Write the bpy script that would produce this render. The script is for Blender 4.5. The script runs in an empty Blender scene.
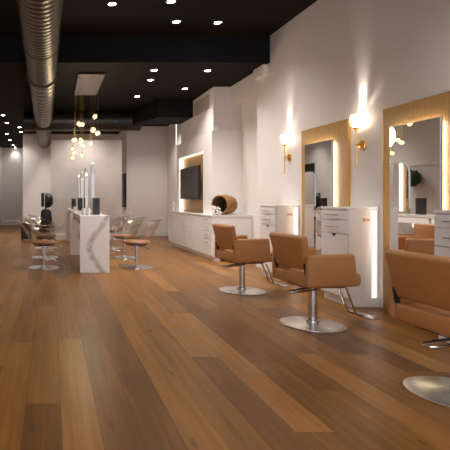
import bpy, bmesh, math, random
from mathutils import Vector, Matrix
PI = math.pi
random.seed(7)
scn = bpy.context.scene
C = bpy.data.collections.new('salon'); scn.collection.children.link(C)

# ---------------------------------------------------------------- materials
def new_mat(name):
    m = bpy.data.materials.new(name); m.use_nodes = True
    nt = m.node_tree; nt.nodes.clear()
    out = nt.nodes.new('ShaderNodeOutputMaterial')
    return m, nt, out
def sock(n, *names):
    for k in names:
        if k in n.inputs: return n.inputs[k]
def mat(name, col, rough=.5, metal=0., noise=0., nscale=20., bump=0., stretch=None, coat=0., spec=.5):
    m, nt, out = new_mat(name)
    b = nt.nodes.new('ShaderNodeBsdfPrincipled')
    b.inputs['Base Color'].default_value = (*col, 1); b.inputs['Roughness'].default_value = rough
    b.inputs['Metallic'].default_value = metal
    sock(b, 'Coat Weight').default_value = coat
    sock(b, 'Specular IOR Level').default_value = spec
    if noise or bump:
        tc = nt.nodes.new('ShaderNodeTexCoord'); mp = nt.nodes.new('ShaderNodeMapping')
        if stretch: mp.inputs['Scale'].default_value = stretch
        n = nt.nodes.new('ShaderNodeTexNoise'); n.inputs['Scale'].default_value = nscale; n.inputs['Detail'].default_value = 4
        nt.links.new(tc.outputs['Object'], mp.inputs['Vector']); nt.links.new(mp.outputs['Vector'], n.inputs['Vector'])
        if noise:
            r = nt.nodes.new('ShaderNodeValToRGB')
            r.color_ramp.elements[0].position = .3; r.color_ramp.elements[1].position = .7
            r.color_ramp.elements[0].color = (*[c*(1-noise) for c in col], 1)
            r.color_ramp.elements[1].color = (*[min(1, c*(1+noise*.6)) for c in col], 1)
            nt.links.new(n.outputs['Fac'], r.inputs['Fac']); nt.links.new(r.outputs['Color'], b.inputs['Base Color'])
        if bump:
            bp = nt.nodes.new('ShaderNodeBump'); bp.inputs['Strength'].default_value = bump; bp.inputs['Distance'].default_value = .01
            nt.links.new(n.outputs['Fac'], bp.inputs['Height']); nt.links.new(bp.outputs['Normal'], b.inputs['Normal'])
    nt.links.new(b.outputs['BSDF'], out.inputs['Surface'])
    return m
def emit(name, col, s):
    m, nt, out = new_mat(name)
    e = nt.nodes.new('ShaderNodeEmission'); e.inputs['Color'].default_value = (*col, 1); e.inputs['Strength'].default_value = s
    nt.links.new(e.outputs['Emission'], out.inputs['Surface']); return m
def clear(name, tint, edge=.35, rough=.03, lo=.05):
    """thin clear plastic or glass: see-through head on, brighter and more mirror-like at grazing angles"""
    m, nt, out = new_mat(name)
    t = nt.nodes.new('ShaderNodeBsdfTransparent'); t.inputs['Color'].default_value = (*tint, 1)
    g = nt.nodes.new('ShaderNodeBsdfGlossy'); g.inputs['Roughness'].default_value = rough; g.inputs['Color'].default_value = (.95, .95, .95, 1)
    lw = nt.nodes.new('ShaderNodeLayerWeight'); lw.inputs['Blend'].default_value = .35
    mr = nt.nodes.new('ShaderNodeMapRange'); mr.inputs['To Min'].default_value = lo; mr.inputs['To Max'].default_value = edge
    mx = nt.nodes.new('ShaderNodeMixShader')
    nt.links.new(lw.outputs['Facing'], mr.inputs['Value']); nt.links.new(mr.outputs['Result'], mx.inputs['Fac'])
    nt.links.new(t.outputs['BSDF'], mx.inputs[1]); nt.links.new(g.outputs['BSDF'], mx.inputs[2])
    nt.links.new(mx.outputs['Shader'], out.inputs['Surface']); return m

def floor_mat():
    m, nt, out = new_mat('oak_planks')
    N = nt.nodes.new; L = nt.links.new
    b = N('ShaderNodeBsdfPrincipled')
    at = N('ShaderNodeAttribute'); at.attribute_name = 'tone'
    sp = N('ShaderNodeSeparateColor'); L(at.outputs['Color'], sp.inputs['Color'])
    tc = N('ShaderNodeTexCoord')
    off = N('ShaderNodeCombineXYZ')
    sc = N('ShaderNodeMath'); sc.operation = 'MULTIPLY'; sc.inputs[1].default_value = 37.0
    L(sp.outputs['Green'], sc.inputs[0]); L(sc.outputs[0], off.inputs['X']); L(sc.outputs[0], off.inputs['Y'])
    ad = N('ShaderNodeVectorMath'); L(tc.outputs['Object'], ad.inputs[0]); L(off.outputs[0], ad.inputs[1])
    mp = N('ShaderNodeMapping'); mp.inputs['Scale'].default_value = (26, 1.1, 1); L(ad.outputs[0], mp.inputs['Vector'])
    n1 = N('ShaderNodeTexNoise'); n1.inputs['Scale'].default_value = 1.0; n1.inputs['Detail'].default_value = 6; n1.inputs['Distortion'].default_value = .6
    L(mp.outputs[0], n1.inputs['Vector'])
    mp2 = N('ShaderNodeMapping'); mp2.inputs['Scale'].default_value = (4.5, .55, 1); L(ad.outputs[0], mp2.inputs['Vector'])
    n2 = N('ShaderNodeTexNoise'); n2.inputs['Scale'].default_value = 1.6; n2.inputs['Detail'].default_value = 3; L(mp2.outputs[0], n2.inputs['Vector'])
    # knots
    mp3 = N('ShaderNodeMapping'); mp3.inputs['Scale'].default_value = (5.0, 1.6, 1); L(ad.outputs[0], mp3.inputs['Vector'])
    vo = N('ShaderNodeTexVoronoi'); vo.inputs['Scale'].default_value = 1.0; L(mp3.outputs[0], vo.inputs['Vector'])
    kr = N('ShaderNodeMapRange'); kr.inputs['From Min'].default_value = .03; kr.inputs['From Max'].default_value = .12
    kr.inputs['To Min'].default_value = -.3; kr.inputs['To Max'].default_value = 0; L(vo.outputs['Distance'], kr.inputs['Value'])
    a1 = N('ShaderNodeMath'); a1.operation = 'MULTIPLY_ADD'; a1.inputs[1].default_value = .50; L(n1.outputs['Fac'], a1.inputs[0])
    s1 = N('ShaderNodeMath'); s1.operation = 'ADD'; s1.inputs[1].default_value = -.48; L(sp.outputs['Red'], s1.inputs[0])
    L(s1.outputs[0], a1.inputs[2])
    a2 = N('ShaderNodeMath'); a2.operation = 'MULTIPLY_ADD'; a2.inputs[1].default_value = .48; L(n2.outputs['Fac'], a2.inputs[0]); L(a1.outputs[0], a2.inputs[2])
    a3 = N('ShaderNodeMath'); a3.operation = 'ADD'; L(a2.outputs[0], a3.inputs[0]); L(kr.outputs[0], a3.inputs[1])
    r = N('ShaderNodeValToRGB'); e = r.color_ramp.elements
    e[0].position = 0; e[0].color = (.075, .036, .015, 1)
    e[1].position = 1; e[1].color = (.44, .21, .056, 1)
    x = e.new(.35); x.color = (.155, .062, .013, 1)
    x = e.new(.65); x.color = (.275, .118, .025, 1)
    L(a3.outputs[0], r.inputs['Fac']); L(r.outputs['Color'], b.inputs['Base Color'])
    b.inputs['Roughness'].default_value = .34
    sock(b, 'Specular IOR Level').default_value = .22
    bp = N('ShaderNodeBump'); bp.inputs['Strength'].default_value = .06; bp.inputs['Distance'].default_value = .004
    L(n1.outputs['Fac'], bp.inputs['Height']); L(bp.outputs['Normal'], b.inputs['Normal'])
    L(b.outputs['BSDF'], out.inputs['Surface'])
    return m
def grain_mat(name, c0, c1, scale=(40, 40, 1.5), rough=.45):
    m, nt, out = new_mat(name); N = nt.nodes.new; L = nt.links.new
    b = N('ShaderNodeBsdfPrincipled'); tc = N('ShaderNodeTexCoord'); mp = N('ShaderNodeMapping'); mp.inputs['Scale'].default_value = scale
    n = N('ShaderNodeTexNoise'); n.inputs['Scale'].default_value = 1; n.inputs['Detail'].default_value = 5; n.inputs['Distortion'].default_value = .4
    r = N('ShaderNodeValToRGB'); r.color_ramp.elements[0].position = .3; r.color_ramp.elements[1].position = .72
    r.color_ramp.elements[0].color = (*c0, 1); r.color_ramp.elements[1].color = (*c1, 1)
    L(tc.outputs['Object'], mp.inputs[0]); L(mp.outputs[0], n.inputs['Vector']); L(n.outputs['Fac'], r.inputs['Fac']); L(r.outputs['Color'], b.inputs['Base Color'])
    b.inputs['Roughness'].default_value = rough
    L(b.outputs['BSDF'], out.inputs['Surface']); return m
def marble_mat():
    """white marble with one bold brown-grey vein wandering down its height, plus faint fine veins"""
    m, nt, out = new_mat('white_marble'); N = nt.nodes.new; L = nt.links.new
    b = N('ShaderNodeBsdfPrincipled'); tc = N('ShaderNodeTexCoord')
    se = N('ShaderNodeSeparateXYZ'); L(tc.outputs['Object'], se.inputs[0])
    u = N('ShaderNodeMapRange'); u.inputs['From Min'].default_value = -.237; u.inputs['From Max'].default_value = .237; L(se.outputs['X'], u.inputs['Value'])
    v = N('ShaderNodeMath'); v.operation = 'MULTIPLY'; v.inputs[1].default_value = 1/.915; L(se.outputs['Z'], v.inputs[0])
    path = N('ShaderNodeValToRGB'); e = path.color_ramp.elements; path.color_ramp.interpolation = 'B_SPLINE'
    pts = [(.0, .80), (.06, .72), (.28, .38), (.48, .27), (.72, .58), (.97, .97)]
    e[0].position = pts[0][0]; e[0].color = (pts[0][1],)*3 + (1,); e[1].position = pts[-1][0]; e[1].color = (pts[-1][1],)*3 + (1,)
    for p, c in pts[1:-1]:
        k = e.new(p); k.color = (c, c, c, 1)
    L(v.outputs[0], path.inputs['Fac'])
    ns = N('ShaderNodeTexNoise'); ns.inputs['Scale'].default_value = 9; ns.inputs['Detail'].default_value = 5; L(tc.outputs['Object'], ns.inputs['Vector'])
    d = N('ShaderNodeMath'); d.operation = 'SUBTRACT'; L(u.outputs[0], d.inputs[0]); L(path.outputs['Color'], d.inputs[1])
    dn = N('ShaderNodeMath'); dn.operation = 'MULTIPLY_ADD'; dn.inputs[1].default_value = .22; L(ns.outputs['Fac'], dn.inputs[0]); L(d.outputs[0], dn.inputs[2])
    dn2 = N('ShaderNodeMath'); dn2.operation = 'ADD'; dn2.inputs[1].default_value = -.11; L(dn.outputs[0], dn2.inputs[0])
    ab = N('ShaderNodeMath'); ab.operation = 'ABSOLUTE'; L(dn2.outputs[0], ab.inputs[0])
    st = N('ShaderNodeMapRange'); st.interpolation_type = 'SMOOTHSTEP'
    st.inputs['From Min'].default_value = .02; st.inputs['From Max'].default_value = .17; st.inputs['To Min'].default_value = .72; st.inputs['To Max'].default_value = 0
    L(ab.outputs[0], st.inputs['Value'])
    mo = N('ShaderNodeMath'); mo.operation = 'MULTIPLY'; L(st.outputs[0], mo.inputs[0])
    n3 = N('ShaderNodeTexNoise'); n3.inputs['Scale'].default_value = 9; L(tc.outputs['Object'], n3.inputs['Vector'])
    m3 = N('ShaderNodeMapRange'); m3.inputs['From Min'].default_value = .1; m3.inputs['From Max'].default_value = .55; L(n3.outputs['Fac'], m3.inputs['Value'])
    L(m3.outputs[0], mo.inputs[1])
    mx = N('ShaderNodeMix'); mx.data_type = 'RGBA'
    mx.inputs[6].default_value = (.92, .89, .87, 1); mx.inputs[7].default_value = (.40, .30, .23, 1)
    L(mo.outputs[0], mx.inputs[0]); L(mx.outputs[2], b.inputs['Base Color'])
    b.inputs['Roughness'].default_value = .18
    L(b.outputs['BSDF'], out.inputs['Surface']); return m

def frost_mat():
    m, nt, out = new_mat('crackled_glass'); N = nt.nodes.new; L = nt.links.new
    a = N('ShaderNodeBsdfTranslucent'); a.inputs['Color'].default_value = (.95, .92, .86, 1)
    b = N('ShaderNodeBsdfTransparent'); mx = N('ShaderNodeMixShader')
    tc = N('ShaderNodeTexCoord'); vo = N('ShaderNodeTexVoronoi'); vo.feature = 'DISTANCE_TO_EDGE'; vo.inputs['Scale'].default_value = 40
    L(tc.outputs['Object'], vo.inputs['Vector'])
    mr = N('ShaderNodeMapRange'); mr.inputs['From Max'].default_value = .2; mr.inputs['To Min'].default_value = .3; mr.inputs['To Max'].default_value = .75
    L(vo.outputs['Distance'], mr.inputs['Value']); L(mr.outputs['Result'], mx.inputs['Fac'])
    L(a.outputs[0], mx.inputs[1]); L(b.outputs[0], mx.inputs[2]); L(mx.outputs[0], out.inputs['Surface']); return m
M = dict(
    frost=frost_mat(),
    wall=mat('wall_paint', (.80, .75, .73), .75, noise=.02, nscale=3),
    wall_hi=mat('wall_satin', (.87, .84, .83), .45),
    plaster=mat('partition_plaster', (.70, .64, .60), .7, noise=.10, nscale=2.2),
    white=mat('white_lacquer', (.82, .80, .80), .22),
    trim=mat('white_trim', (.82, .78, .75), .4),
    ceil=mat('black_ceiling', (.0065, .0048, .004), .85, noise=.15, nscale=4, spec=.2),
    beam=mat('black_beam', (.006, .006, .008), .75, spec=.2),
    floor=floor_mat(), gap=mat('plank_gap', (.06, .026, .010), .8),
    duct=mat('galvanised_steel', (.115, .09, .06), .33, .95, noise=.15, nscale=2.5),
    bduct=mat('black_duct_paint', (.014, .013, .014), .38),
    dark=mat('black_satin', (.012, .012, .013), .4),
    screen=mat('screen_glass', (.012, .013, .015), .15),
    chrome=mat('brushed_chrome', (.72, .70, .68), .2, 1.0),
    steel=mat('polished_steel_disc', (.66, .64, .62), .26, 1.0, noise=.08, nscale=3),
    nickel=mat('nickel', (.45, .44, .43), .3, 1.0),
    brass=mat('brushed_brass', (.80, .50, .12), .28, 1.0),
    bronze=mat('bronze_plate', (.13, .095, .05), .25, .9),
    leather=mat('caramel_leather', (.48, .218, .072), .5, noise=.05, nscale=30, bump=.08),
    seam=mat('leather_seam', (.24, .10, .04), .7),
    oak=grain_mat('golden_oak', (.40, .215, .065), (.52, .30, .10)),
    tan=grain_mat('tan_drawer_oak', (.40, .25, .12), (.52, .34, .18), (30, 2, 30)),
    marble=marble_mat(),
    mirror=mat('mirror_glass', (.86, .86, .85), .015, 1.0),
    acrylic=clear('clear_acrylic', (.95, .95, .95), .45, .05, .02),
    glass=clear('clear_glass', (.96, .96, .96), .6, .02, .05),
    globe_glass=clear('globe_glass', (.97, .97, .95), .5, .02, .04),
    cushion=mat('brown_seat_pad', (.30, .13, .06), .4),
    wicker=mat('wicker', (.33, .17, .055), .6, noise=.55, nscale=45),
    dark_in=mat('wicker_inside', (.16, .08, .03), .8),
    petal=mat('petal', (.80, .76, .74), .5),
    leaf=mat('moss_green', (.035, .075, .015), .7, noise=.5, nscale=30),
    grey=mat('grey_grille', (.52, .46, .43), .6),
    copper=mat('copper_plate', (.62, .33, .20), .35, .8),
    white_cup=mat('cup_ceramic', (.82, .80, .79), .3),
    led=emit('warm_led', (1, .90, .77), 22),
    led_recess=emit('recess_led', (1, .84, .64), 4),
    soft_glow=emit('mirror_edge_glow', (.93, .92, 1.0), .42),  # faint glow standing in for the pale silver mirror edges
    led_mir=emit('warm_mirror_edge_led', (1, .88, .72), 1.6),
    strip_glow=emit('white_strip_glow', (1, .94, .89), .72),  # glow put in for brightly lit wall and cabinet edges
    lens=emit('downlight_lens', (1, .93, .80), 22),
    globe=emit('pendant_bulb', (1, .76, .30), 2.1),
    bulb=emit('sconce_bulb', (1, .84, .58), 40),
    cream=mat('sheer_white', (.8, .79, .78), .3),
)

# ---------------------------------------------------------------- mesh helpers
def BM(): return bmesh.new()
def box(bm, x0, x1, y0, y1, z0, z1, bev=0, seg=2, rot=None, pivot=None):
    r = bmesh.ops.create_cube(bm, size=1); vs = r['verts']
    bmesh.ops.scale(bm, vec=(abs(x1-x0), abs(y1-y0), abs(z1-z0)), verts=vs)
    bmesh.ops.translate(bm, vec=((x0+x1)/2, (y0+y1)/2, (z0+z1)/2), verts=vs)
    if bev:
        es = list({e for v in vs for e in v.link_edges})
        r = bmesh.ops.bevel(bm, geom=es, offset=bev, segments=seg, profile=.5, affect='EDGES')
        vs = list({v for f in r['faces'] for v in f.verts} | {v for v in vs if v.is_valid})
    if rot is not None:
        bmesh.ops.rotate(bm, cent=pivot or ((x0+x1)/2, (y0+y1)/2, (z0+z1)/2), matrix=rot, verts=vs)
    return vs
def lathe(bm, prof, c=(0, 0, 0), seg=32, rot=None, cap=True):
    rings = []
    rm = rot or Matrix.Identity(3); c = Vector(c)
    for r, z in prof:
        if r < 1e-6: rings.append([bm.verts.new(c + rm @ Vector((0, 0, z)))])
        else: rings.append([bm.verts.new(c + rm @ Vector((r*math.cos(2*PI*i/seg), r*math.sin(2*PI*i/seg), z))) for i in range(seg)])
    for a, b in zip(rings, rings[1:]):
        if len(a) == 1 and len(b) == 1: continue
        for i in range(seg):
            j = (i+1) % seg
            if len(a) == 1: bm.faces.new((a[0], b[j], b[i]))
            elif len(b) == 1: bm.faces.new((a[i], a[j], b[0]))
            else: bm.faces.new((a[i], a[j], b[j], b[i]))
    if cap:
        if len(rings[0]) > 1: bm.faces.new(rings[0][::-1])
        if len(rings[-1]) > 1: bm.faces.new(rings[-1])
def tube(bm, pts, r, seg=10, radii=None):
    pts = [Vector(p) for p in pts]; rings = []
    for i, p in enumerate(pts):
        t = (pts[min(i+1, len(pts)-1)] - pts[max(i-1, 0)]).normalized()
        up = Vector((0, 0, 1)) if abs(t.z) < .95 else Vector((1, 0, 0))
        a = t.cross(up).normalized(); b = t.cross(a).normalized()
        rr = radii[i] if radii else r
        rings.append([bm.verts.new(p + rr*(math.cos(2*PI*k/seg)*a + math.sin(2*PI*k/seg)*b)) for k in range(seg)])
    for a, b in zip(rings, rings[1:]):
        for i in range(seg): bm.faces.new((a[i], a[(i+1) % seg], b[(i+1) % seg], b[i]))
    bm.faces.new(rings[0][::-1]); bm.faces.new(rings[-1])
def ball(bm, c, r, u=16, v=10, sc=(1, 1, 1)):
    q = bmesh.ops.create_uvsphere(bm, u_segments=u, v_segments=v, radius=r)
    bmesh.ops.scale(bm, vec=sc, verts=q['verts']); bmesh.ops.translate(bm, vec=c, verts=q['verts'])
def prism(bm, poly, axis, a, b):
    """poly: 2D points in the plane normal to axis ('x': (y,z), 'y': (x,z), 'z': (x,y))"""
    def P(p, t): return {'x': (t, p[0], p[1]), 'y': (p[0], t, p[1]), 'z': (p[0], p[1], t)}[axis]
    A = [bm.verts.new(P(p, a)) for p in poly]; B = [bm.verts.new(P(p, b)) for p in poly]
    bm.faces.new(A[::-1]); bm.faces.new(B); n = len(poly)
    for i in range(n): bm.faces.new((A[i], A[(i+1) % n], B[(i+1) % n], B[i]))
def obj(name, bm, m, parent=None, smooth=True):
    bmesh.ops.recalc_face_normals(bm, faces=bm.faces[:])
    me = bpy.data.meshes.new(name); bm.to_mesh(me); bm.free()
    me.materials.append(M[m] if isinstance(m, str) else m)
    if smooth:
        me.polygons.foreach_set('use_smooth', [True]*len(me.polygons))
        try: me.set_sharp_from_angle(angle=math.radians(38))
        except Exception: pass
    o = bpy.data.objects.new(name, me); C.objects.link(o)
    if parent: o.parent = parent
    return o
def thing(name, label, cat, loc=(0, 0, 0), rotz=0, group=None):
    o = bpy.data.objects.new(name, None); o.empty_display_size = .05; C.objects.link(o)
    o.location = loc; o.rotation_euler = (0, 0, rotz); o['label'] = label; o['category'] = cat
    if group: o['group'] = group
    return o
def tag(o, label, cat, group=None):
    o['label'] = label; o['category'] = cat
    if group: o['group'] = group
    return o
def struct(name, bm, m, label, cat='wall', smooth=False, parent=None):
    o = obj(name, bm, m, parent, smooth)
    if not parent: o['kind'] = 'structure'; o['label'] = label; o['category'] = cat
    return o
def dup(root, loc, rotz, label, name=None):
    r = root.copy(); C.objects.link(r); r.location = loc; r.rotation_euler = (0, 0, rotz); r['label'] = label
    for ch in list(root.children):
        c = ch.copy(); C.objects.link(c); c.parent = r
        for g in list(ch.children):
            d = g.copy(); C.objects.link(d); d.parent = c
    return r
def boxes(*bs):
    bm = BM()
    for b in bs: box(bm, *b)
    return bm

# ---------------------------------------------------------------- the setting
XL, XR, YB, YF = -2.25, 3.60, 21.5, -2.6
ZF, ZC = 3.88, 3.44           # ceiling before and behind the step
YS = 7.96
# floor of single planks, each with a tone of its own
def build_floor():
    bm = BM(); lay = bm.loops.layers.float_color.new('tone')
    W = .20
    rows = {}
    fixed = {   # row start X*100 -> list of (y0, y1, tone) where the photograph shows a particular plank
        -15: [(-2.6, 2.80, .30), (2.80, 5.3, .55), (5.3, 8.6, .42)],
        5: [(-2.6, 4.1, .66), (4.1, 7.2, .50)],
        25: [(-2.6, 4.6, .36), (4.6, 7.4, .47)],
        45: [(-2.6, 3.3, .33), (3.3, 5.9, .35), (5.9, 8.5, .44)],
        65: [(-2.6, 5.1, .64), (5.1, 8.9, .60)],
        85: [(-2.6, 4.9, .55), (4.9, 8.0, .62)],
        105: [(-2.6, 3.62, .36), (3.62, 6.6, .66)],
        125: [(-2.6, 2.46, .42), (2.46, 5.0, .68), (5.0, 8.1, .52)],
        145: [(-2.6, 3.5, .38), (3.5, 6.2, .34)],
        165: [(-2.6, 3.0, .45), (3.0, 5.2, .36), (5.2, 8.3, .5)],
        185: [(-2.6, 3.7, .66), (3.7, 6.7, .45)],
        -35: [(-2.6, 4.0, .58), (4.0, 7.0, .48)],
        -55: [(-2.6, 3.4, .50), (3.4, 6.2, .60)],
    }
    k = -12
    while True:
        x0 = .05 + W*k
        if x0 > 3.85: break
        key = round(x0*100)
        segs = list(fixed.get(key, []))
        y = segs[-1][1] if segs else YF - random.random()*2.0
        while y < YB:
            l = random.choice((1.5, 1.9, 2.3, 2.7)) + random.random()*.4
            segs.append((y, y+l, max(.2, min(.8, random.gauss(.50, .12))))); y += l
        for (a, b, t) in segs:
            a = max(a, YF); b = min(b, YB)
            if b - a < .02: continue
            s = random.random(); g = .0008
            vs = [bm.verts.new(p) for p in ((x0+g, a+g, 0), (x0+W-g, a+g, 0), (x0+W-g, b-g, 0), (x0+g, b-g, 0))]
            f = bm.faces.new(vs); f.material_index = 0
            for lp in f.loops: lp[lay] = (.49 + (t-.49)*1.03, s, 0, 1)
        k += 1
    vs = [bm.verts.new(p) for p in ((XL-.2, YF, -.003), (3.9, YF, -.003), (3.9, YB, -.003), (XL-.2, YB, -.003))]
    f = bm.faces.new(vs); f.material_index = 1
    o = struct('floor', bm, 'floor', 'warm brown oak plank floor', 'floor'); o.data.materials.append(M['gap'])
    return o
build_floor()
# right wall, with the shallow niche, the built-out TV wall and its lit recess
struct('wall_right', boxes((XR, XR+.25, YF, 8.43, 0, ZF), (XR, XR+.25, 8.43, 9.62, 3.07, ZC), (XR+.2, XR+.25, 8.43, 9.7, 0, 3.07),
                           (XR, XR+.25, 9.62, YB, 0, ZC)), 'wall', 'off-white right hand wall with wall lamps')
struct('wall_alcove', boxes((3.25, XR+.02, 9.66, 12.1, 2.55, ZC-.001), ), 'wall', 'built-out upper wall above the screen recess')
struct('wall_media', boxes((3.20, XR+.2, 9.60, 10.17, 0, 2.55)), 'wall_hi', 'built-out white wall beside the screen recess')
struct('wall_media_header', boxes((3.20, XR, 10.17, 12.15, 2.2, 2.55)), 'wall_hi', 'white wall above the screen recess')
struct('wall_media_rear', boxes((3.20, XR, 12.15, 12.32, 0, 2.55)), 'wall_hi', 'narrow white wall past the screen recess')
struct('wall_recess', boxes((3.33, XR, 10.17, 12.15, 0, 2.2)), 'wall_hi', 'wall at the back of the screen recess')
struct('wall_left', boxes((XL-.15, XL, YF, 17.0, 0, ZF)), 'wall', 'off-white left hand wall')
struct('wall_left_rear', boxes((XL-.15, XL, 17.9, YB, 0, ZF), (XL-.15, XL, 17.0, 17.9, 2.45, ZF)), 'wall', 'off-white left hand wall past the doorway')
struct('door_1', boxes((XL-.13, XL-.09, 17.0, 17.9, 0.0, 2.45)), 'dark', 'dark doorway in the left wall', 'door')
struct('wall_corridor', boxes((XL, -1.02, YB-.1, YB, 0, ZC)), 'wall', 'far end wall of the left passage')
struct('wall_back', boxes((-1.02, 2.33, 16.8, 16.95, 0, ZC), (-1.02, -.9, 16.95, YB-.1, 0, ZC), (2.33, XR, 15.0, 16.95, 0, ZC)), 'wall', 'pale rear wall behind the plaster partition')
struct('wall_partition', boxes((-.03, 2.0, 13.75, 13.9, 0, 2.86)), 'plaster', 'warm grey plaster partition wall behind the island')
bb = BM(); box(bb, -.04, 2.01, 13.725, 13.75, 0, .16, .006)
struct('baseboard_partition', bb, 'trim', 'white baseboard under the plaster partition', 'baseboard')
bb = BM(); box(bb, 2.33, XR, 14.975, 15.0, 0, .17, .006); box(bb, -1.02, 2.33, 16.775, 16.8, 0, .17, .006)
struct('baseboard_back', bb, 'trim', 'white baseboard along the rear wall', 'baseboard')
bb = BM(); box(bb, XL, -1.02, YB-.125, YB-.1, 0, .2, .006)
struct('baseboard_corridor', bb, 'trim', 'white baseboard at the end of the passage', 'baseboard')
bb = BM(); box(bb, XR-.018, XR, YF, 3.555, 0, .12, .004); box(bb, XR-.018, XR, 7.52, 8.42, 0, .12, .004); box(bb, XR-.018, XR, 12.75, 14.97, 0, .16, .004)
struct('baseboard_right', bb, 'trim', 'white baseboard along the right wall', 'baseboard')
bb = BM(); box(bb, XL, XL+.018, YF, 17.0, 0, .14, .004)
struct('baseboard_left', bb, 'trim', 'white baseboard along the left wall', 'baseboard')
struct('ceiling', boxes((XL-.15, XR+.25, YF, YS, ZF, ZF+.1)), 'ceil', 'black painted ceiling in front of the beam', 'ceiling')
struct('ceiling_rear', boxes((XL-.15, XR+.25, YS, YB, ZC, ZC+.1)), 'ceil', 'lower black ceiling behind the beam', 'ceiling')
struct('trim_1', boxes((XL, XR, YS-.03, YS, ZC-.004, ZF)), 'beam', 'black beam face where the ceiling drops', 'beam')
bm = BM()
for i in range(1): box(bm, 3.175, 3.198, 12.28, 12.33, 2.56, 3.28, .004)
o = tag(obj('wall_edge_glow', bm, 'strip_glow'), 'tall thin lit wall edge, drawn glowing, at the far corner of the media wall', 'light')  # brightly lit wall edge, its light put in as a glowing strip
# framed panel on the left wall, seen only in the mirrors
bm = BM()
for b in ((XL, XL+.03, 11.2, 13.2, 2.02, 2.07), (XL, XL+.03, 11.2, 11.25, .3, 2.02), (XL, XL+.03, 13.15, 13.2, .3, 2.02)): box(bm, *b)
struct('trim_2', bm, 'trim', 'white frame moulding on the left wall', 'trim')

# ---------------------------------------------------------------- ceiling services
def ribbed(y0, y1, r, cx, cz, pitch, name, parent, m='duct'):
    prof = [(0, y0)]; y = y0; 
    prof.append((r, y0))
    while y + pitch < y1:
        y += pitch
        prof += [(r, y-.010), (r+.003, y-.003), (r+.003, y+.003), (r, y+.010)]
    prof += [(r, y1), (0, y1)]
    bm = BM(); lathe(bm, prof, (cx, 0, cz), 40, Matrix.Rotation(-PI/2, 3, 'X'))
    return obj(name, bm, m, parent)
t = thing('spiral_duct', 'large round spiral steel air duct running away under the ceiling at left', 'duct', (.10, 0, 0), .0125)
ribbed(.6, 7.5, .225, -.16, 3.17, .105, 'duct_run', t)
ribbed(7.5, 12.02, .222, -.16, 3.17, .30, 'duct_run', t)
for y, rr, w in ((7.55, .255, .05), (6.07, .236, .03)):
    bm = BM(); lathe(bm, [(.22, y-w/2), (rr, y-w/2), (rr, y+w/2), (.22, y+w/2)], (-.16, 0, 3.17), 40, Matrix.Rotation(-PI/2, 3, 'X'))
    obj('duct_collar', bm, 'duct', t)
ribbed(12.62, 16.8, .222, -.16, 3.17, .30, 'duct_run', t)
for y in (3.4, 7.75, 10.4):
    zt = ZF if y < YS else ZC
    for s in (-1, 1):
        bm = BM(); box(bm, -.16+s*.215-.004, -.16+s*.215+.004, y-.015, y+.015, 3.2, zt-.001); obj('hanger_strap', bm, 'dark', t)
t = thing('cross_duct', 'glossy black round duct crossing the ceiling behind the pendants', 'duct')
bm = BM(); lathe(bm, [(.25, -.72), (.25, .3), (.262, .31), (.262, .36), (.25, .37), (.25, 1.7), (.262, 1.71), (.262, 1.76), (.25, 1.77), (.25, 2.25)], (0, 12.32, 3.172), 40, Matrix.Rotation(PI/2, 3, 'Y'))
obj('round_run', bm, 'bduct', t)
bm = BM()
prism(bm, [(2.02, 12.1), (2.45, 11.05), (3.245, 11.05), (3.245, 12.1)], 'z', 3.06, ZC-.006)
obj('box_plenum', bm, 'beam', t, False)
bm = BM(); box(bm, 2.02, 2.27, 12.1, 12.54, 2.98, ZC-.006, .01); obj('transition', bm, 'bduct', t, False)

def downlight(x, y, z, label, first=[None]):
    if first[0] is None:
        t = thing('recessed_downlight', label, 'ceiling light', (x, y, z), 0, 'recessed ceiling downlights')
        bm = BM(); lathe(bm, [(.052, 0), (.075, 0), (.078, -.006), (.07, -.012), (.052, -.010)], (0, 0, 0), 28, cap=False); obj('trim_ring', bm, 'dark', t)
        bm = BM(); lathe(bm, [(.0, -.004), (.053, -.004), (.053, -.009), (.03, -.014), (0, -.016)], (0, 0, 0), 24); obj('lens', bm, 'lens', t)
        first[0] = t; return t
    return dup(first[0], (x, y, z), 0, label)
spots = []
def dl(px, py, label):
    z = ZF if py < 37 else ZC
    d = (z-1.2)*480/(198-py); x = (px-52)*d/480
    downlight(x, d, z, label); spots.append((x, d, z))
dl(112, 3.5, 'downlight at the top edge right of the spiral duct, nearest on that side')
dl(171, 1.0, 'downlight cut by the top edge, above a pair in front of the beam')
dl(176.5, 21.3, 'left light of the level pair just in front of the beam')
dl(217.8, 22.2, 'right light of the level pair just in front of the beam')
dl(154, 69.8, 'nearer of two close downlights behind the beam, right of the pendants')
dl(150.7, 79.6, 'farther of two close downlights behind the beam, right of the pendants')
dl(207.6, 70.2, 'downlight behind the beam nearest the right wall')
dl(185, 88.4, 'downlight behind the beam in front of the wall grille')
dl(137.3, 96, 'downlight just in front of the black cross duct')
dl(3, 115, 'nearest downlight over the left passage, at the left photo edge')
dl(7, 122.7, 'second downlight along the left row over the passage')
dl(19.6, 127, 'nearest light of the right row over the left passage')
dl(21, 131.8, 'second light of the right row over the left passage')
dl(6.7, 133.6, 'third downlight along the left row over the passage')
dl(10, 139.8, 'fourth downlight along the left row over the passage')
dl(13.3, 145, 'second last downlight over the far end of the passage')
dl(15.2, 147.3, 'farthest downlight over the far end of the passage')

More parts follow.
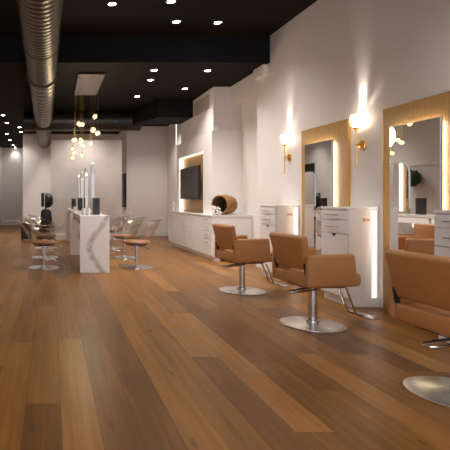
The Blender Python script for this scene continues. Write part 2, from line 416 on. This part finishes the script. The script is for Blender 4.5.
# pendant cluster
t = thing('pendant_chandelier', 'cluster of glowing glass globe pendants hung from a bronze ceiling plate', 'chandelier', (.70, 9.4, ZC))
bm = BM(); box(bm, -.23, .25, -.86, .86, -.045, 0, .006); obj('canopy', bm, 'bronze', t, False)
gl = [(79, 124), (82.4, 124.4), (95, 116.7), (93.3, 130), (97.8, 133.3), (72.2, 140), (80.5, 139.5), (81, 142.5), (83.3, 146), (91, 144), (71.5, 149), (73.3, 153.3), (71, 158), (82, 155.5)]
dys = [-.6, .1, -.7, -.3, -.1, -.2, .55, -.45, .3, .1, .45, -.05, .6, .35]
for (px, py), dy in zip(gl, dys):
    d = 9.4 + dy; x = (px-52)*d/480 - .70; z = 1.2 + (198-py)*d/480 - ZC
    cx = max(-.21, min(.23, x))
    x = max(-.27, min(.27, x)) if abs(x) < .35 else x
    bm = BM(); tube(bm, [(cx, dy, -.045), (x, dy, z+.07)], .0012, 6); c = obj('cord', bm, 'brass', t)
    bm = BM(); lathe(bm, [(0, z+.072), (.008, z+.072), (.012, z+.05), (0, z+.048)], (x, dy, 0), 12); obj('socket_cap', bm, 'dark', c)
    bm = BM(); ball(bm, (x, dy, z), .050, 18, 12); g = obj('glass_globe', bm, 'globe_glass', t)
    bm = BM(); ball(bm, (x, dy, z), .036, 14, 10); obj('bulb', bm, 'globe', g)

# ---------------------------------------------------------------- styling stations on the right wall
def wall_panel(y0, label):
    y1 = y0 + 1.07
    t = thing('wood_wall_panel', label, 'wall panel', (XR, y0, 0), 0, 'oak panels behind the styling mirrors')
    bm = BM(); box(bm, -.022, 0, 0, 1.07, 0, 2.155, .002); obj('board', bm, 'oak', t, False)
    bm = BM(); box(bm, -.026, 0, -.004, 0, 0, 2.159); box(bm, -.026, 0, 1.07, 1.074, 0, 2.159); box(bm, -.026, 0, 0, 1.07, 2.155, 2.159)
    obj('edge_strip', bm, 'brass', t, False)
    return t
wall_panel(5.80, 'tall golden oak wall panel between the two wall lamps')
wall_panel(4.11, 'tall golden oak wall panel cut by the right photo edge')
def station_mirror(y0, label):
    """mirror glass 0.66 wide on a stand-off box whose sides carry the led strip"""
    t = thing('backlit_mirror', label, 'mirror', (XR-.022, y0+.04, .42), 0, 'backlit mirrors on the oak panels')
    w, h = .66, 1.525
    bm = BM(); box(bm, -.026, 0, .05, w-.05, .05, h-.05); obj('back_box', bm, 'white', t, False)
    bm = BM(); box(bm, -.046, -.026, 0, w, 0, h, .002); obj('mirror_body', bm, 'nickel', t, False)
    bm = BM(); box(bm, -.0485, -.0463, .008, w-.008, .008, h-.008); obj('mirror_glass', bm, 'mirror', t, False)
    bm = BM()
    for b in ((-.022, -.008, .038, .05, .05, h-.05), (-.022, -.008, w-.05, w-.038, .05, h-.05), (-.022, -.008, .05, w-.05, h-.05, h-.038)): box(bm, *b)
    obj('led_strip', bm, 'led', t, False)
    return t
station_mirror(6.01, 'tall backlit mirror on the oak panel between the wall lamps')
station_mirror(4.32, 'larger looking backlit mirror reflecting orange chairs, right of the nearer lamp')

def cabinet(y0, label, first=[None]):
    if first[0]: return dup(first[0], (XR, y0, 0), 0, label)
    t = thing('styling_cabinet', label, 'cabinet', (XR, y0, 0), 0, 'white styling cabinets on the right wall'); first[0] = t
    D, W = .355, .51
    bm = BM(); box(bm, -D+.02, 0, 0, W, .09, 1.07, .002); obj('body', bm, 'white', t, False)
    bm = BM(); box(bm, -D-.005, 0, -.006, W+.006, 1.07, 1.10, .004); obj('worktop', bm, 'white', t, False)
    bm = BM(); box(bm, -D+.04, 0, .0, W, 0, .09); obj('plinth', bm, 'trim', t, False)
    def handle(par, z):
        bm = BM(); tube(bm, [(-D-.028, .13, z), (-D-.028, W-.13, z)], .006, 8)
        for y in (.16, W-.16): tube(bm, [(-D, y, z), (-D-.028, y, z)], .005, 8)
        obj('handle', bm, 'nickel', par)
    for z0, z1 in ((.955, 1.062), (.80, .947)):
        bm = BM(); box(bm, -D, -D+.02, .006, W-.006, z0, z1, .003); dr = obj('drawer', bm, 'white', t, False); handle(dr, (z0+z1)/2)
    bm = BM(); z0, z1 = .10, .792; yc = W/2
    prism(bm, [(.006, z0), (W-.006, z0), (W-.006, z1), (yc+.055, z1), (yc, z1-.045), (yc-.055, z1), (.006, z1)], 'x', -D, -D+.018)
    dr = obj('door', bm, 'white', t, False)
    bm = BM(); prism(bm, [(yc-.055, z1), (yc, z1-.045), (yc+.055, z1)], 'x', -D+.012, -D+.0195); obj('finger_notch', bm, 'dark', dr, False)
    bm = BM(); box(bm, -.085, -.030, -.008, 0, .10, 1.066, .002); obj('side_glow', bm, 'strip_glow', t, False)  # light falling on the cabinet side, put in as a glowing strip
    bm = BM(); box(bm, -.185, -.105, -.006, 0, .925, .995, .003); p = obj('outlet_plate', bm, 'trim', t, False)
    for x in (-.165, -.125):
        bm = BM(); lathe(bm, [(0, 0), (.016, 0), (.016, .008), (.009, .012), (0, .012)], (x, -.006, .96), 12, Matrix.Rotation(PI/2, 3, 'X'), False); k = obj('socket', bm, 'copper', p); k['label'] = 'copper coloured socket'
    return t
cabinet(6.98, 'white styling cabinet beside the farthest orange chair, left of the first oak panel')
cabinet(5.28, 'white styling cabinet between the two oak panels, under the nearer wall lamp')
cabinet(3.57, 'white styling cabinet at the right photo edge behind the nearest chair')

def sconce(y, label, first=[None]):
    if first[0]: return dup(first[0], (XR, y, 1.815), 0, label)
    t = thing('wall_sconce', label, 'wall lamp', (XR, y, 1.815), 0, 'brass wall sconces'); first[0] = t
    bm = BM(); lathe(bm, [(0, 0), (.058, 0), (.06, .006), (.056, .016), (.03, .022), (.014, .03), (.012, .075), (0, .075)], (0, 0, 0), 28, Matrix.Rotation(-PI/2, 3, 'Y')); obj('backplate', bm, 'brass', t)
    bm = BM(); tube(bm, [(-.075, 0, -.24), (-.075, 0, .185)], .0075, 10); ball(bm, (-.075, 0, -.24), .010, 10, 6); ball(bm, (-.075, 0, 0), .017, 12, 8); obj('stem', bm, 'brass', t)
    bm = BM(); lathe(bm, [(0, .175), (.022, .178), (.034, .195), (.036, .205), (0, .205)], (-.075, 0, 0), 20); obj('cup', bm, 'brass', t)
    bm = BM(); pr = [(.034, .203), (.05, .225), (.062, .26), (.066, .30), (.060, .345), (.057, .345), (.063, .30), (.059, .26), (.047, .227), (.031, .207)]
    lathe(bm, pr, (-.075, 0, 0), 10, cap=False); obj('glass_shade', bm, 'frost', t, False)
    bm = BM(); lathe(bm, [(0, .206), (.014, .207), (.016, .23), (.027, .262), (.028, .28), (.018, .302), (0, .308)], (-.075, 0, 0), 16); obj('bulb', bm, 'bulb', t)
    return t
sconce(7.27, 'brass wall sconce left of the first oak panel, above the farther cabinet')
sconce(5.56, 'brass wall sconce between the two oak panels, above the middle cabinet')

# ---------------------------------------------------------------- caramel styling chairs
def styling_chair(label, loc, rot, first=[None]):
    if first[0]: return dup(first[0], loc, rot, label)
    t = thing('styling_chair', label, 'chair', loc, rot, 'caramel leather styling chairs'); first[0] = t
    bm = BM(); lathe(bm, [(0, 0), (.279, 0), (.287, .004), (.285, .010), (.25, .016), (.10, .022), (.07, .028), (0, .028)], (0, 0, 0), 64); obj('base', bm, 'steel', t)
    bm = BM(); lathe(bm, [(0, .026), (.056, .026), (.056, .05), (.040, .055), (.040, .34), (.05, .342), (.05, .375), (0, .375)], (0, 0, 0), 28); obj('column', bm, 'chrome', t)
    bm = BM(); box(bm, -.16, .20, -.16, .16, .372, .402, .004); obj('seat_bracket', bm, 'dark', t, False)
    bm = BM(); tube(bm, [(.02, -.05, .355), (-.06, -.12, .352), (-.25, -.135, .335), (-.292, -.12, .33), (-.30, -.08, .33), (-.28, -.05, .332), (-.06, -.03, .352), (0, 0, .355)], .0095, 8); obj('pump_lever', bm, 'chrome', t)
    bm = BM(); box(bm, -.18, .322, -.238, .238, .398, .515, .035, 3); obj('seat', bm, 'leather', t)
    for s in (-1, 1):
        bm = BM(); y0, y1 = sorted((s*.238, s*.306))
        vs = box(bm, -.24, .208, y0, y1, .395, .69, .03, 4)
        for v in vs:                      # front edge leans a little, as upholstered
            v.co.z += (v.co.x + .275)*.028
            if v.co.x > 0: v.co.x += (.69 - v.co.z)*.10
        obj('armrest', bm, 'leather', t)
    bm = BM(); box(bm, -.235, -.165, -.243, .243, .397, .515, .025, 3); obj('rear_rail', bm, 'leather', t)
    bm = BM(); R = Matrix.Rotation(-.20, 3, 'Y')
    vs = box(bm, -.225, -.155, -.283, .283, .55, .868, .03, 4)
    for v in vs:
        k = max(0, min(1, (.868 - v.co.z)/.318)); v.co.y *= 1 - .17*k
    bmesh.ops.rotate(bm, cent=(-.19, 0, .53), matrix=R, verts=bm.verts[:]); b = obj('backrest', bm, 'leather', t)
    for s in (-1, 1):
        bm = BM(); box(bm, -.238, -.202, s*.238-.006, s*.238+.006, .51, .615, .003, rot=Matrix.Rotation(-.14, 3, 'Y')); obj('hinge', bm, 'dark', b, False)
    bm = BM()
    for s in (-1, 1): tube(bm, [(.17, s*.055, .388), (.27, s*.055, .376), (.30, s*.055, .345), (.385, s*.055, .125), (.41, s*.055, .10), (.48, s*.055, .085)], .0105, 8)
    f = obj('footrest_bar', bm, 'chrome', t)
    bm = BM(); box(bm, .455, .545, -.17, .17, .072, .092, .008); obj('foot_plate', bm, 'chrome', f)
    return t
RC = math.radians(5)
styling_chair('caramel leather styling chair farthest along the row, beside the long console', (2.45, 6.19, 0), RC)
styling_chair('caramel leather styling chair in the middle of the row, whole base showing', (2.47, 4.55, 0), RC)
styling_chair('nearest caramel leather styling chair, cut by the right photo edge', (2.495, 2.93, 0), math.radians(2))

# ---------------------------------------------------------------- marble islands
IX = .687
def island(y0, y1, over, label):
    t = thing('marble_island', label, 'counter', (IX, y0, 0), 0, 'marble styling islands')
    L = y1-y0; o = L-over
    bm = BM(); box(bm, -.237, .237, 0, .055, 0, .915, .003); obj('end_panel', bm, 'marble', t, False)
    bm = BM(); box(bm, -.237, .237, .056, L, .875, .915, .003); obj('worktop', bm, 'marble', t, False)
    bm = BM(); box(bm, -.300, .237, o-.055, o, 0, .874, .003); obj('end_panel', bm, 'marble', t, False)
    for s in (-1, 1):
        for ya in (.10, o-.85):
            bm = BM(); box(bm, s*.02, s*.215, ya, ya+.72, .765, .873, .003); dr = obj('drawer', bm, 'white', t, False)
            bm = BM(); x0, x1 = sorted((s*.215, s*.232)); box(bm, x0, x1, ya+.01, ya+.71, .77, .868, .002); obj('drawer_front', bm, 'tan' if s < 0 else 'white', dr, False)
    return t
island(7.71, 10.88, .70, 'white marble waterfall island with brown vein, near end facing the room')
island(11.12, 13.45, .0, 'second marble island behind the first, before the plaster partition')
def arch(y0, w, z0, z1, inset=0, n=14):
    r = w/2 - inset; yc = y0 + w/2
    rr = min(r, .22)
    p = [(yc-r, z0+inset), (yc+r, z0+inset)]
    zt = z1-inset
    for i in range(n+1):
        a = PI/2*i/n; p.append((yc+r-rr+rr*math.cos(a), zt-rr+rr*math.sin(a)))
    for i in range(n+1):
        a = PI/2+PI/2*i/n; p.append((yc-r+rr+rr*math.cos(a), zt-rr+rr*math.sin(a)))
    return p
def island_mirror(y, label, first=[None]):
    if first[0]: return dup(first[0], (IX+.04, y, .915), 0, label)
    t = thing('island_mirror', label, 'mirror', (IX+.04, y, .915), 0, 'round-topped mirrors on the islands'); first[0] = t
    w, h = .60, .93
    bm = BM(); box(bm, -.045, .045, .05, w-.05, 0, .012, .003); obj('foot', bm, 'nickel', t, False)
    bm = BM(); prism(bm, arch(0, w, .008, h), 'x', -.019, .019); obj('frame', bm, 'nickel', t, False)
    bm = BM()
    a = arch(-.004, w+.008, .1, h+.004); 
    prism(bm, a, 'x', -.010, .010); obj('edge_glow', bm, 'soft_glow', t, False)  # pale silver edge given a faint glow; it is no lamp
    for s in (-1, 1):
        bm = BM(); prism(bm, arch(.0, w, .008, h, .012), 'x', s*.0195, s*.022); obj('mirror_glass', bm, 'mirror', t, False)
    return t
for y, l in ((8.50, 'round-topped standing mirror nearest on the marble island'), (10.1, 'second round-topped mirror along the marble islands'),
             (11.55, 'third round-topped mirror along the marble islands'), (12.8, 'farthest round-topped mirror along the marble islands')):
    island_mirror(y, l)
def black_box(x, y, h, label, first=[None]):
    t = thing('black_holder', label, 'box', (x, y, .915), 0, 'tall black boxes on the islands')
    bm = BM(); box(bm, -.055, .055, -.055, .055, 0, h-.012, .004); obj('body', bm, 'dark', t, False)
    bm = BM(); box(bm, -.057, .057, -.057, .057, h-.0125, h, .003); obj('lid', bm, 'dark', t, False)
black_box(.755, 8.2, .285, 'tall black box nearest on the marble island, right of its mirror')
black_box(.665, 11.3, .285, 'tall black box behind the white cups, before the third mirror')
black_box(.565, 12.55, .27, 'farthest tall black box, beside the last island mirror')
def cup(x, y, h, r, label, name='white_cup'):
    bm = BM(); lathe(bm, [(0, 0), (r*.85, 0), (r, .01), (r, h), (r-.004, h), (r-.006, .012), (0, .012)], (0, 0, 0), 20)
    o = tag(obj(name, bm, 'white_cup'), label, 'cup', 'white cups on the near island'); o.location = (x, y, .915)
cup(.515, 7.86, .115, .031, 'white cup at the left on the near end of the island')
cup(.590, 7.84, .125, .031, 'white cup between its neighbour and the near island mirror')
cup(.50, 10.4, .10, .04, 'white pot farther back on the left edge of the marble island')

# ---------------------------------------------------------------- clear acrylic chairs
def ghost_chair(label, loc, rot, first=[None]):
    if first[0]: return dup(first[0], loc, rot, label)
    t = thing('acrylic_chair', label, 'chair', loc, rot, 'clear acrylic chairs at the islands'); first[0] = t
    bm = BM(); lathe(bm, [(0, 0), (.262, 0), (.27, .004), (.266, .010), (.08, .018), (.05, .026), (0, .026)], (0, 0, 0), 48); obj('base', bm, 'steel', t)
    bm = BM(); lathe(bm, [(0, .024), (.04, .024), (.04, .04), (.028, .045), (.028, .30), (.036, .302), (.036, .388), (0, .388)], (0, 0, 0), 24); obj('column', bm, 'chrome', t)
    bm = BM(); lathe(bm, [(0, .388), (.17, .388), (.18, .395), (.18, .41), (0, .41)], (0, 0, 0), 28); obj('seat_plate', bm, 'dark', t)
    bm = BM(); lathe(bm, [(0, .412), (.19, .412), (.222, .425), (.225, .45), (.20, .466), (0, .47)], (.0, 0, 0), 36); obj('seat', bm, 'cushion', t)
    # shell wraps the back and comes forward as arms
    bm = BM(); na, nz = 36, 10; grid = []
    for i in range(na+1):
        a = -1+2*i/na; ang = PI + a*math.radians(140)
        col = []
        top = .83 - .24*abs(a)**1.3
        fl = .05 + .15*(1-abs(a))**.8
        for j in range(nz+1):
            f = j/nz; z = .425 + (top-.425)*f; r = .232 + fl*f**1.3
            col.append(bm.verts.new((r*math.cos(ang)*(1.0 + .10*(1-abs(a))*f), r*math.sin(ang), z)))
        grid.append(col)
    for i in range(na):
        for j in range(nz): bm.faces.new((grid[i][j], grid[i+1][j], grid[i+1][j+1], grid[i][j+1]))
    s = obj('shell', bm, 'acrylic', t)
    sm = s.modifiers.new('thickness', 'SOLIDIFY'); sm.thickness = .012; sm.offset = 1
    bm = BM(); tube(bm, [(.03, 0, .12), (.12, 0, .15), (.17, 0, .15), (.30, 0, .045), (.34, 0, .03)], .011, 8); f = obj('footrest_bar', bm, 'chrome', t)
    bm = BM(); tube(bm, [(.345, -.14, .028), (.345, .14, .028)], .012, 8); obj('foot_rail', bm, 'chrome', f)
    bm = BM(); tube(bm, [(0, .02, .36), (-.10, .10, .365), (-.2, .17, .33)], .007, 8); obj('pump_lever', bm, 'chrome', t)
    return t
gc = [(-.14, 8.26, 0, 'clear acrylic chair nearest on the left side of the island'),
      (-.14, 9.68, 0, 'middle clear acrylic chair on the left side of the islands'),
      (-.14, 11.5, 0, 'farthest clear acrylic chair on the left side of the islands'),
      (1.47, 8.32, PI, 'clear acrylic chair nearest on the right side of the island'),
      (1.45, 9.66, PI, 'middle clear acrylic chair on the right side of the islands'),
      (1.45, 11.5, PI, 'farthest clear acrylic chair on the right side of the islands')]
for x, y, r, l in gc: ghost_chair(l, (x, y, 0), r + random.uniform(-.12, .12))

# ---------------------------------------------------------------- left far corner: bin, dryer
t = thing('black_cart', 'black rectangular salon cart on the floor at the far left', 'cart', (-.72, 13.5, 0))
bm = BM(); box(bm, -.14, .14, -.2, .2, .05, .50, .012); obj('body', bm, 'dark', t, False)
for z in (.09, .23, .37):
    bm = BM(); box(bm, -.125, .125, -.212, -.2, z, z+.115, .004); obj('drawer', bm, 'bduct', t, False)
for sx in (-1, 1):
    for sy in (-1, 1):
        bm = BM(); lathe(bm, [(0, -.012), (.025, -.012), (.025, .012), (0, .012)], (sx*.11, sy*.16, .026), 14, Matrix.Rotation(PI/2, 3, 'Y')); obj('caster', bm, 'dark', t)
t = thing('hooded_dryer', 'black hooded hair dryer on a stand in front of the plaster partition', 'hair dryer', (-.17, 13.2, 0))
bm = BM()
for k in range(5):
    a = 2*PI*k/5+.3; tube(bm, [(0, 0, .09), (.27*math.cos(a), .27*math.sin(a), .055)], .016, 8)
    ball(bm, (.27*math.cos(a), .27*math.sin(a), .028), .028, 10, 8)
obj('caster_base', bm, 'dark', t)
bm = BM(); tube(bm, [(0, 0, .08), (0, 0, 1.02)], .022, 12); obj('pole', bm, 'dark', t)
bm = BM(); prof = [(.0, .235), (.08, .228), (.15, .195), (.19, .14), (.205, .06), (.205, 0), (.195, 0), (.19, .06), (.175, .13), (.135, .18), (.07, .212), (0, .22)]
lathe(bm, prof, (-.03, 0, 1.13), 30, Matrix.Rotation(PI/2, 3, 'Y'), cap=False); obj('hood', bm, 'dark', t)
bm = BM(); box(bm, -.13, -.045, -.06, .06, .96, 1.34, .02, 3); obj('visor', bm, 'dark', t)
bm = BM(); tube(bm, [(0, 0, .98), (.03, 0, 1.02), (.06, 0, 1.08)], .03, 10); obj('joint', bm, 'dark', t)
t = thing('dryer_chair', 'black chair with rounded back under the hooded dryer', 'chair', (-.16, 12.72, 0))
bm = BM(); lathe(bm, [(0, 0), (.24, 0), (.245, .01), (.05, .025), (.03, .03), (.03, .38), (0, .38)], (0, 0, 0), 32); obj('base', bm, 'chrome', t)
bm = BM(); box(bm, -.24, .24, -.22, .24, .38, .48, .04, 3); obj('seat', bm, 'dark', t)
bm = BM(); box(bm, -.17, .17, .19, .27, .46, .90, .06, 4)
for v in bm.verts:
    if v.co.z > .75: v.co.x *= 1 - .55*((v.co.z-.75)/.18)**1.5
obj('backrest', bm, 'dark', t)
# screen on the return wall behind the partition
t = thing('wall_monitor', 'narrow black screen seen edge-on past the partition end', 'screen', (2.33, 15.35, 0))
bm = BM(); box(bm, -.095, -.045, -.30, .30, .92, 1.98, .006); obj('casing', bm, 'dark', t, False)
bm = BM(); box(bm, -.098, -.0955, -.28, .28, .95, 1.95); obj('display', bm, 'screen', t, False)
bm = BM(); box(bm, -.045, 0, -.1, .1, 1.3, 1.6); obj('bracket', bm, 'dark', t, False)

# ---------------------------------------------------------------- console, TV, basket
t = thing('media_console', 'long low white cabinet under the wall screen', 'cabinet', (0, 0, 0))
y0, y1, xf = 9.10, 12.50, 3.03
bm = BM(); box(bm, xf+.02, XR+.19, y0+.004, 9.598, .08, .845); box(bm, xf+.02, 3.199, 9.598, y1, .08, .845); box(bm, 3.199, XR-.001, 12.325, y1, .08, .845); obj('carcass', bm, 'white', t, False)
bm = BM(); box(bm, xf-.012, XR+.19, y0-.01, 9.598, .845, .875); box(bm, xf-.012, 3.199, 9.598, y1+.01, .845, .875); box(bm, 3.199, XR-.001, 12.325, y1+.01, .845, .875); obj('worktop', bm, 'white', t, False)
bm = BM(); box(bm, xf+.05, 3.199, y0+.03, y1, 0, .08); obj('plinth', bm, 'trim', t, False)
n = 6; w = (y1-y0)/n
for i in range(n):
    a = y0+i*w+.004; b = a+w-.008
    if i in (0, 3, 5):
        for z0, z1 in ((.70, .838), (.55, .692), (.40, .542), (.09, .392)):
            bm = BM(); box(bm, xf, xf+.02, a, b, z0, z1, .002); dr = obj('drawer', bm, 'white', t, False)
            bm = BM(); zc = z1-.05; tube(bm, [(xf-.028, a+.2, zc), (xf-.028, b-.2, zc)], .006, 8)
            for yy in (a+.22, b-.22): tube(bm, [(xf, yy, zc), (xf-.028, yy, zc)], .005, 8)
            obj('handle', bm, 'nickel', dr)
    else:
        bm = BM(); box(bm, xf, xf+.02, a, b, .09, .838, .002); obj('door', bm, 'white', t, False)
# oak back of the recess
t = thing('oak_recess_panel', 'oak back panel of the lit recess behind the wall screen', 'wall panel', (3.33, 10.17, .876))
bm = BM(); box(bm, -.02, -.001, .002, 1.978, 0, 1.32); obj('board', bm, 'oak', t, False)
bm = BM(); box(bm, 3.27, 3.305, 10.18, 12.10, 2.19, 2.201, .002); tag(obj('recess_light', bm, 'led_recess', None, False), 'horizontal light strip along the top of the screen recess', 'light')
bm = BM(); box(bm, 3.24, 3.305, 12.14, 12.151, .876, 2.18, .002); tag(obj('recess_light', bm, 'led_recess', None, False), 'upright light strip down the far side of the screen recess', 'light')
t = thing('television', 'black flat television on the oak recess panel', 'television', (3.31, 11.05, 1.54))
bm = BM(); box(bm, -.165, -.115, -.73, .74, -.37, .37, .006); obj('casing', bm, 'dark', t, False)
bm = BM(); box(bm, -.168, -.1655, -.715, .725, -.352, .355); obj('screen', bm, 'screen', t, False)
bm = BM(); box(bm, -.115, .0005, -.15, .15, -.12, .12, .004); obj('wall_bracket', bm, 'dark', t, False)
t = thing('air_grille', 'grey rectangular air grille high on the built-out wall', 'vent', (3.25, 10.4, 3.2))
bm = BM()
for b in ((-.012, 0, -.5, .5, .13, .15), (-.012, 0, -.5, .5, -.15, -.13), (-.012, 0, -.5, -.48, -.13, .13), (-.012, 0, .48, .5, -.13, .13)): box(bm, *b)
obj('frame', bm, 'grey', t, False)
bm = BM(); box(bm, -.003, 0, -.48, .48, -.13, .13); obj('backing', bm, 'grey', t, False)
bm = BM()
for k in range(11): box(bm, -.010, -.003, -.48, .48, -.124+k*.0235, -.114+k*.0235, rot=Matrix.Rotation(.5, 3, 'Y'))
obj('louvre', bm, 'grey', t, False)
bm = BM(); box(bm, XR-.09, XR, 7.99, 8.38, 3.25, 3.43, .012); box(bm, XR-.095, XR-.088, 8.05, 8.32, 3.28, 3.40, .003)
tag(obj('wall_junction_box', bm, 'trim', None, False), 'small white box high on the right wall under the beam', 'box')

# wicker basket lying on its side with white blossoms
ax = Vector((-.80, -.60, .0)).normalized()
t = thing('wicker_basket', 'brown wicker basket lying on its side on the console end', 'basket', (3.37, 9.35, .875))
zax = Vector((0, 0, 1)); xax = ax.cross(zax).normalized()
def BP(ang, r, s):   # s along the axis, opening at +s
    return ax*s + xax*(r*math.cos(ang)) + zax*(r*math.sin(ang) + .196)
bm = BM(); nA, nS = 48, 26; rings = []
for j in range(nS+1):
    s = -.17 + .34*j/nS; base = .158 + .022*math.sin(PI*j/nS) + .014*j/nS
    rings.append([bm.verts.new(BP(2*PI*i/nA, base + .005*(1 if (i//2 + j) % 2 else -1), s)) for i in range(nA)])
for a, b in zip(rings, rings[1:]):
    for i in range(nA): bm.faces.new((a[i], a[(i+1) % nA], b[(i+1) % nA], b[i]))
bm.faces.new(rings[0]); obj('woven_body', bm, 'wicker', t)
bm = BM(); pts = [BP(2*PI*i/32, .174, .172) for i in range(33)]; tube(bm, pts, .016, 8); obj('rim', bm, 'wicker', t)
bm = BM(); rr = []
for s, r in ((.17, .158), (-.15, .140)): rr.append([bm.verts.new(BP(2*PI*i/24, r, s)) for i in range(24)])
for i in range(24): bm.faces.new((rr[0][i], rr[0][(i+1) % 24], rr[1][(i+1) % 24], rr[1][i]))
bm.faces.new(rr[1]); obj('lining', bm, 'dark_in', t)
t = thing('blossom_bunch', 'bunch of white blossoms spilling in front of the basket mouth', 'flowers', (3.12, 9.17, .875))
bm = BM(); tube(bm, [(.12, .06, .07), (0, 0, .05), (-.04, -.02, .08)], .005, 6); tube(bm, [(.12, .06, .07), (.05, -.05, .09), (.04, -.08, .13)], .004, 6); obj('stem', bm, 'leaf', t)
for k in range(14):
    c = Vector((random.uniform(-.09, .10), random.uniform(-.11, .02), random.uniform(.04, .16)))
    bm = BM(); r = random.uniform(.015, .023)
    for q in range(6):
        a = 2*PI*q/6; ball(bm, c + Vector((math.cos(a)*r*.8, math.sin(a)*r*.5, math.sin(a)*r*.7)), r*.55, 8, 6)
    ball(bm, c + Vector((-.005, -.008, 0)), r*.5, 8, 6); obj('blossom', bm, 'petal', t)
for (dx, dy, dz) in ((-.05, -.06, 0), (.0, -.09, 0), (.06, -.05, 0)):
    bm = BM(); ball(bm, (dx, dy, .022), .022, 8, 6); obj('blossom', bm, 'petal', t)
def bottle(x, y, z, h, r, m, label, name='bottle'):
    bm = BM(); lathe(bm, [(0, 0), (r, 0), (r, h*.62), (r*.75, h*.72), (r*.35, h*.78), (r*.35, h*.97), (r*.45, h), (0, h)], (0, 0, 0), 18)
    o = tag(obj(name, bm, m), label, 'bottle'); o.location = (x, y, z); return o
bottle(3.10, 12.22, .875, .30, .04, 'cream', 'taller pale bottle on the far end of the long console')
bottle(3.07, 12.40, .875, .2, .045, 'grey', 'short greyish bottle at the very far end of the console')
t = bottle(3.42, 7.25, 1.10, .14, .035, 'glass', 'clear glass bottle on top of the farther styling cabinet', 'glass_bottle')
# small plates on the far walls
bm = BM(); box(bm, -1.56, -1.48, YB-.115, YB-.099, 2.25, 2.40, .004); tag(obj('thermostat', bm, 'trim', None, False), 'tiny pale thermostat on the far passage wall', 'thermostat')
bm = BM(); box(bm, .16, .28, 13.742, 13.751, .37, .45, .003); tag(obj('outlet_plate', bm, 'trim', None, False), 'white outlet plate low on the plaster partition', 'outlet')
# green moss ball on the left wall (seen in the nearer station mirror)
t = thing('moss_bowl', 'round dark green wall plant reflected in the nearer styling mirror', 'plant', (XL, 12.2, 1.70))
bm = BM(); lathe(bm, [(0, 0), (.1, 0), (.14, .05), (.15, .10), (0, .10)], (0, 0, 0), 24, Matrix.Rotation(PI/2, 3, 'Y')); obj('wall_cup', bm, 'dark', t)
bm = BM()
for k in range(420):
    v = Vector((random.gauss(0, 1), random.gauss(0, 1), random.gauss(0, 1))).normalized(); v.x = abs(v.x)
    c = Vector((.17, 0, 0)) + Vector((v.x*.16, v.y*.30, v.z*.20)); s = .035
    a = v.orthogonal().normalized(); b = v.cross(a).normalized(); th = random.uniform(0, 2*PI); a2 = a*math.cos(th)+b*math.sin(th); b2 = v.cross(a2)
    q = [bm.verts.new(c - a2*s*.5), bm.verts.new(c + b2*s*.5 + v*.012), bm.verts.new(c + a2*s + v*.03), bm.verts.new(c - b2*s*.5 + v*.012)]; bm.faces.new(q)
ball(bm, (.165, 0, 0), .19, 14, 10, (.75, 1.45, 1.0))
obj('foliage', bm, 'leaf', t, False)

# ---------------------------------------------------------------- lights
def light(name, kind, loc, power, col=(1, .935, .875), **kw):
    l = bpy.data.lights.new(name, kind); l.energy = power; l.color = col
    for k, v in kw.items(): setattr(l, k, v)
    o = bpy.data.objects.new(name, l); C.objects.link(o); o.location = loc; return o
DL = 66
for (x, y, z) in spots:
    light('downlight_or_fill', 'SPOT', (x, y, z-.03), DL*(.2 if y > 17 else .6 if x < -.5 else 1), spot_size=math.radians(125), spot_blend=.9, shadow_soft_size=.05)
for x in (-.9, .8, 2.3):                     # unseen lamps added above and behind the camera to light near floor, chairs
    for y in (-1.0, 1.3, 3.7):
        light('downlight_or_fill', 'SPOT', (x, y, ZF-.03), DL*.5, spot_size=math.radians(125), spot_blend=.9, shadow_soft_size=.05)
for (x, y) in ((.9, 13.0), (2.9, 13.4), (.1, 15.5), (-.6, 13.6)):  # fill lamps without fixtures, added to brighten the back walls
    light('downlight_or_fill', 'SPOT', (x, y, ZC-.03), DL*1.3, spot_size=math.radians(130), spot_blend=.9, shadow_soft_size=.05)
for y in (7.27, 5.56, 3.86):
    light('sconce_glow', 'POINT', (XR-.085, y, 2.10), 4, (1, .88, .72), shadow_soft_size=.03)
    o = light('sconce_uplight', 'SPOT', (XR-.085, y, 2.13), 7, (1, .91, .79), spot_size=math.radians(44), spot_blend=1.0, shadow_soft_size=.01)
    o.rotation_euler = (0, math.radians(180+20), 0)
    o = light('sconce_uplight', 'SPOT', (XR-.085, y, 2.13), 15, (1, .91, .79), spot_size=math.radians(32), spot_blend=1.0, shadow_soft_size=.01)
    o.rotation_euler = (0, math.radians(180+13), 0)
    o = light('sconce_uplight', 'SPOT', (XR-.085, y, 2.13), 3, (1, .91, .79), spot_size=math.radians(24), spot_blend=1.0, shadow_soft_size=.01)
    o.rotation_euler = Vector((.32, -.72, .72)).to_track_quat('-Z', 'Y').to_euler()
light('chandelier_glow', 'POINT', (.70, 9.4, 2.4), 30, (1, .82, .55), shadow_soft_size=.3)
w = bpy.data.worlds.new('daylight'); scn.world = w; w.use_nodes = True
bg = w.node_tree.nodes['Background']; bg.inputs['Color'].default_value = (.92, .93, 1, 1); bg.inputs['Strength'].default_value = 1.5

# ---------------------------------------------------------------- camera
cam = bpy.data.cameras.new('camera'); co = bpy.data.objects.new('camera', cam); C.objects.link(co)
co.location = (0, 0, 1.2); co.rotation_euler = (PI/2, 0, 0)
cam.sensor_width = 36; cam.lens = 480/450*36; cam.shift_x = (225-52)/450; cam.shift_y = (198-225)/450
cam.clip_end = 100
scn.camera = co
vs = scn.view_settings; vs.view_transform = 'Standard'; vs.look = 'None'; vs.gamma = 1; vs.exposure = .55; vs.use_curve_mapping = False
